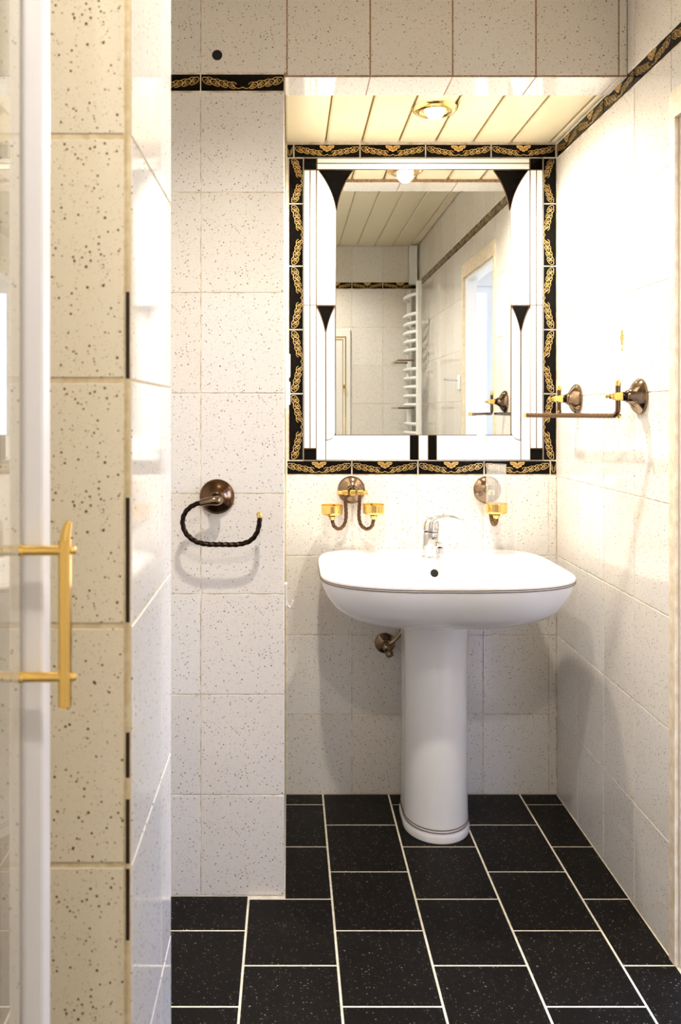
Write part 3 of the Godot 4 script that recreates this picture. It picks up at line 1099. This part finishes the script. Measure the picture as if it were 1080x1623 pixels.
func build_fittings() -> void:
	var B := Vector3.BACK
	# double holder left of the tap
	var d := thing("double_tumbler_holder", "bronze and gold double tumbler holder with two empty cups, left of the tap", "holder", v(0.2095, 1.020, WALL_BACK - 0.0003))
	rosette(d, B, M.nickel)
	var bar := begin()
	bevel_box(bar, Vector3(0, -0.004, 0.056), Vector3(0.020, 0.018, 0.018), 0.003)
	for s in [-1, 1]:
		bevel_box(bar, Vector3(s * 0.0255, -0.004, 0.056), Vector3(0.022, 0.016, 0.018), 0.003)
		add_lathe(bar, [[0.006, 0.0], [0.006, 0.006], [0.0075, 0.010], [0.0055, 0.014], [0.0, 0.015]], 16, along(Vector3(s, 0, 0), Vector3(s * 0.036, -0.004, 0.056)))
	part("cross_bar", bar.commit(), M.gold, d)
	for s in [-1.0, 1.0]:
		var z1 := 0.056 + (0.018 if s > 0 else 0.004)
		part("arm", tube(smooth_path([Vector3(s * 0.0245, 0.002, 0.056), Vector3(s * 0.0225, -0.045, 0.056), Vector3(s * 0.0215, -0.085, 0.056), Vector3(s * 0.029, -0.112, 0.057), Vector3(s * 0.046, -0.123, 0.06), Vector3(s * 0.062, -0.112, z1), Vector3(s * 0.0675, -0.088, z1)], 10), [0.0062], 24, 24.0), M.bronze, d)
		cup(d, Vector3(s * 0.068, -0.081 + (0.004 if s > 0 else 0.0), z1))
	# single holder with the glass
	var g := thing("tumbler_holder", "bronze and gold single tumbler holder right of the tap, carrying a clear glass", "holder", v(0.665, 1.020, WALL_BACK - 0.0003))
	rosette(g, B, M.nickel)
	var block := begin()
	bevel_box(block, Vector3(0, -0.004, 0.056), Vector3(0.020, 0.018, 0.018), 0.003)
	part("cross_bar", block.commit(), M.gold, g)
	part("arm", tube(smooth_path([Vector3(0, 0.002, 0.058), Vector3(0.0, -0.040, 0.058), Vector3(0.001, -0.075, 0.060), Vector3(0.002, -0.094, 0.068), Vector3(0.003, -0.103, 0.082), Vector3(0.004, -0.096, 0.098), Vector3(0.005, -0.076, 0.104)], 10), [0.0085, 0.0085], 18), M.bronze, g)
	cup(g, Vector3(0.006, -0.071, 0.104))
	var tg := thing("glass_tumbler", "clear straight drinking glass standing in the single gold holder", "glass", v(0.671, 0.9555, WALL_BACK - 0.104))
	part("glass_wall", lathe([[0.0, 0.0], [0.0325, 0.0], [0.0325, 0.0], [0.0325, 0.004], [0.0325, 0.157], [0.0325, 0.157], [0.0305, 0.157], [0.0305, 0.157], [0.0302, 0.010], [0.0, 0.008]], 48), M.tumbler, tg)

	# towel ring on the pier
	var r := thing("towel_ring", "dark bronze open towel ring with a gold tip on the speckled pier", "towel ring", v(-0.190, 1.058, WALL_FRONT - 0.0003))
	rosette(r, B, M.bronze)
	var clasp := begin()
	add_tube(clasp, smooth_path([Vector3(0.010, -0.004, 0.046), Vector3(0.004, -0.004, 0.064), Vector3(-0.018, -0.005, 0.070), Vector3(-0.038, -0.010, 0.070)], 8), [0.0125, 0.013, 0.0105, 0.0085], 18)
	part("clasp", clasp.commit(), M.nickel, r)
	var ring_path := smooth_path([Vector3(-0.026, -0.006, 0.070), Vector3(-0.056, -0.016, 0.070), Vector3(-0.076, -0.034, 0.070), Vector3(-0.083, -0.060, 0.070), Vector3(-0.074, -0.088, 0.070), Vector3(-0.050, -0.108, 0.070), Vector3(-0.020, -0.1155, 0.070), Vector3(0.020, -0.1165, 0.070), Vector3(0.060, -0.116, 0.070), Vector3(0.090, -0.107, 0.070), Vector3(0.108, -0.086, 0.070), Vector3(0.1145, -0.060, 0.070), Vector3(0.1145, -0.046, 0.070)], 14)
	part("ring", tube(ring_path, [0.0068], 24, 20.0), M.dark_rod, r)
	part("tip", lathe([[0.0070, 0.0], [0.0075, 0.004], [0.0075, 0.010], [0.005, 0.0135], [0.0, 0.014]], 18, Transform3D(Basis(), Vector3(0.1145, -0.047, 0.070))), M.gold, r)

	# two arms on the right wall
	arm_holder(2.19, 1.322, Vector3(-0.150, 0, -0.290), "bronze swing towel arm with its bar turned out into the room, nearest the doorway")
	arm_holder(2.668, 1.322, Vector3(0.010, 0, 0.450), "bronze towel arm lying along the right wall, nearest the mirror")

	# small gilt motif printed on the right wall
	var e := thing("gilt_motif", "tiny gold flower motif on the right wall above the towel arms", "ornament", Vector3(WALL_RIGHT - 0.0003, 1.474, -2.311))
	var stack := Transform3D(Basis(Vector3.BACK, Vector3.UP, Vector3.LEFT), Vector3.ZERO)
	for q in [[0.0, 0.020, 0.010], [-0.007, 0.008, 0.008], [0.007, 0.008, 0.008], [0.0, -0.004, 0.009], [0.0, -0.022, 0.006]]:
		part("petal", lathe([[q[2], 0.0], [q[2] * 0.8, 0.0012], [0.0, 0.0018]], 14, stack * along(Vector3.BACK, Vector3(q[0], q[1], 0))), M.gold, e)

	# black cap in the tile above the pier
	var h := thing("hole_cap", "round black hole cap in the tile above the left border", "cap", v(-0.190, 2.228, WALL_FRONT))
	part("cap_disc", lathe([[0.0135, 0.0], [0.0135, 0.0014], [0.012, 0.002], [0.0, 0.0015]], 32, along(B)), M.hole, h)

	# switch and hook on the flank of the pier
	var s := thing("light_switch", "slim white double switch on the niche's left flank beside the mirror", "switch", v(PIER_EDGE + 0.0003, 1.38, 2.62))
	part("plate", bevel_mesh(Vector3(0.005, 0, 0), Vector3(0.010, 0.18, 0.085), 0.003), M.plastic, s)
	for y in [-0.042, 0.042]:
		part("rocker", bevel_mesh(Vector3(0.012, y, 0), Vector3(0.008, 0.07, 0.06), 0.002), M.plastic, s)
	var k := thing("wall_hook", "small white plastic hook low on the niche's left flank", "hook", v(PIER_EDGE + 0.0003, 0.715, 2.62))
	part("hook_plate", bevel_mesh(Vector3(0.003, 0.01, 0), Vector3(0.006, 0.07, 0.03), 0.002), M.plastic, k)
	part("hook_arm", tube(smooth_path([Vector3(0.004, -0.012, 0.0), Vector3(0.009, -0.026, 0.0), Vector3(0.016, -0.030, 0.0), Vector3(0.022, -0.020, 0.0), Vector3(0.023, -0.008, 0.0)], 8), [0.0035], 12), M.plastic, k)


func arm_holder(depth: float, y: float, reach: Vector3, label: String) -> void:
	var t := thing("swing_towel_bar", label, "towel bar", v(WALL_RIGHT - 0.0003, y, depth), "towel arms on the right wall")
	var L := Vector3.LEFT
	rosette(t, L, M.nickel)
	var x := -0.058
	var block := begin()
	bevel_box(block, Vector3(x, 0, 0), Vector3(0.026, 0.020, 0.018), 0.003)
	add_lathe(block, [[0.004, 0.0], [0.0065, 0.004], [0.0065, 0.009], [0.003, 0.012], [0.0055, 0.017], [0.0, 0.022]], 16, along(L, Vector3(x - 0.012, 0, 0)))
	part("clamp", block.commit(), M.gold, t)
	var down := -0.050
	var dir := reach.normalized()
	var bend := 0.018
	var pts := [Vector3(x, 0.028, 0), Vector3(x, 0.0, 0), Vector3(x, down + bend + 0.006, 0)]
	for i in 5:
		var a := PI / 2 * (i + 1) / 5.0
		pts.append(Vector3(x, down + bend - sin(a) * bend, 0) + dir * (1.0 - cos(a)) * bend)
	var end: Vector3 = Vector3(x, down, 0) + reach
	part("post", tube(smooth_path(pts, 6), [0.0062], 16), M.bronze, t)
	var from: Vector3 = pts[-1]
	part("bar", tube(line_path(from, end, 70), [0.0066], 24, 22.0), M.bronze, t)
	part("bar_tip", lathe([[0.0066, 0.0], [0.007, 0.004], [0.007, 0.009], [0.004, 0.012], [0.0, 0.0125]], 16, along(dir, end)), M.gold, t)
	part("post_cap", lathe([[0.0066, 0.0], [0.0072, 0.003], [0.0072, 0.012], [0.004, 0.015], [0.0, 0.0155]], 16, Transform3D(Basis(), Vector3(x, 0.027, 0))), M.gold, t)


# ------------------------------------------------------------------ shower door at the left edge
func build_shower_door() -> void:
	var t := thing("shower_door", "glass shower door with white profile and gold bar handle at the left edge", "shower door", v(-0.2355, 0.02, 0.80))
	part("edge_profile", bevel_mesh(Vector3(0, 0.97, 0), Vector3(0.0195, 1.94, 0.026), 0.002), M.frame, t)
	part("seal", box_mesh(Vector3(-0.0125, 0.0, -0.010), Vector3(-0.0098, 1.94, 0.010)), M.silver, t)
	part("pane", box_mesh(Vector3(-0.0098, 0.02, 0.012), Vector3(-0.0058, 1.92, 0.62)), M.shower_glass, t)
	part("edge_profile", bevel_mesh(Vector3(0, 0.97, 0.635), Vector3(0.0195, 1.94, 0.026), 0.002), M.frame, t)
	for y in [0.010, 1.93]:
		part("rail", bevel_mesh(Vector3(0, y, 0.3175), Vector3(0.0195, 0.02, 0.609), 0.002), M.frame, t)
	var grip := begin()
	bevel_box(grip, Vector3(0.0345, 1.0755, 0.030), Vector3(0.0105, 0.153, 0.010), 0.0022)
	# the top end sweeps over to one side
	add_tube(grip, smooth_path([Vector3(0.0345, 1.148, 0.030), Vector3(0.0350, 1.155, 0.030), Vector3(0.0365, 1.162, 0.030), Vector3(0.0385, 1.1675, 0.030)], 6), [0.0050, 0.0050, 0.0042, 0.0026], 12)
	var h := part("handle", grip.commit(), M.gold, t)
	for y in [1.0275, 1.141]:
		part("handle_post", lathe([[0.0055, 0.0], [0.0055, 0.003], [0.0046, 0.004], [0.0046, 0.038], [0.0, 0.039]], 20, along(Vector3.RIGHT, Vector3(-0.0058, y, 0.030))), M.gold, h)
		part("handle_screw", lathe([[0.0032, 0.0], [0.0036, 0.004], [0.0025, 0.006], [0.0, 0.0065]], 16, along(Vector3(1, 0, 0), Vector3(0.0385, y, 0.030))), M.gold, h)
	# fixed low kerb that the door stands on
	var k := structure("trim_3", bevel_mesh(v(-0.2355, 0.009, 0.47), Vector3(0.07, 0.020, 0.94), 0.004), M.ceramic)
	k.set_meta("kind", "structure")


# ------------------------------------------------------------------ what the mirror sees
func build_behind_camera() -> void:
	# ladder radiator on the right wall
	var t := thing("towel_radiator", "white ladder towel radiator on the right wall, seen in the mirror", "radiator", v(WALL_RIGHT - 0.064, 0.20, 0.02))
	for z in [-0.22, 0.22]:
		var st := begin()
		bevel_box(st, Vector3(0, 0.96, z), Vector3(0.036, 1.92, 0.032), 0.008)
		part("post", st.commit(), M.plastic, t)
		for y in [0.25, 1.65]:
			part("bracket", lathe([[0.012, 0.0], [0.012, 0.046], [0.02, 0.048], [0.02, 0.06], [0.0, 0.06]], 16, along(Vector3.RIGHT, Vector3(0, y, z))), M.plastic, t)
	var y := 0.05
	var k := 0
	while y < 1.88:
		var p := smooth_path([Vector3(-0.01, y, -0.21), Vector3(-0.040, y, -0.13), Vector3(-0.058, y, 0.0), Vector3(-0.040, y, 0.13), Vector3(-0.01, y, 0.21)], 6)
		part("rung", tube(p, [0.0115], 12), M.plastic, t)
		k += 1
		y += 0.125 if k % 5 == 0 else 0.058
	for q in [1.29, 1.60]:
		var rail := thing("towel_rail", "gold rail clipped to the radiator, %s of the two" % ["lower", "upper"][int(q > 1.5)], "rail", v(WALL_RIGHT - 0.13, q + 0.01, 0.02), "rails on the radiator")
		part("rod", tube(line_path(Vector3(-0.06, 0, -0.16), Vector3(-0.06, 0, 0.16), 6), [0.006], 12), M.nickel, rail)
		for z in [-0.15, 0.15]:
			part("clip", tube(line_path(Vector3(-0.06, 0, z), Vector3(0.045, 0, z), 4), [0.006], 12), M.nickel, rail)
	# built-in cabinet door in the rear wall
	var c := thing("cabinet", "flat white cabinet door with gold beading on the rear wall, seen in the mirror", "cabinet", v(0.16, 0.25, -0.2397))
	part("door", bevel_mesh(Vector3(0, 0.80, -0.009), Vector3(0.54, 1.60, 0.018), 0.004), M.paint, c)
	var bead := begin()
	for s in [-1, 1]:
		bevel_box(bead, Vector3(s * 0.235, 0.80, -0.020), Vector3(0.008, 1.50, 0.005), 0.001)
		bevel_box(bead, Vector3(s * 0.215, 0.80, -0.020), Vector3(0.004, 1.46, 0.005), 0.001)
		bevel_box(bead, Vector3(0, 0.80 + s * 0.746, -0.020), Vector3(0.462, 0.008, 0.005), 0.001)
		bevel_box(bead, Vector3(0, 0.80 + s * 0.728, -0.020), Vector3(0.426, 0.004, 0.005), 0.001)
	part("beading", bead.commit(), M.gold, c)
	part("knob", lathe([[0.006, 0.0], [0.006, 0.012], [0.014, 0.018], [0.012, 0.026], [0.0, 0.028]], 20, along(Vector3.FORWARD, Vector3(0.225, 1.20, -0.020))), M.gold, c)
	# white hook by the doorway
	var w := thing("wall_hook", "white hook with chrome arm on the right wall beside the doorway", "hook", v(WALL_RIGHT - 0.0003, 1.43, 1.24))
	part("hook_plate", bevel_mesh(Vector3(-0.006, 0, 0), Vector3(0.012, 0.08, 0.035), 0.004), M.plastic, w)
	part("hook_arm", tube(smooth_path([Vector3(-0.010, 0.012, 0.0), Vector3(-0.05, 0.014, 0.0), Vector3(-0.085, 0.020, 0.0)], 6), [0.004], 10), M.chrome, w)
	# pipe boxing up the rear corner
	structure("trim_4", bevel_mesh(v(0.862, 2.29, -0.205), Vector3(0.055, 0.27, 0.05), 0.004), M.plastic)
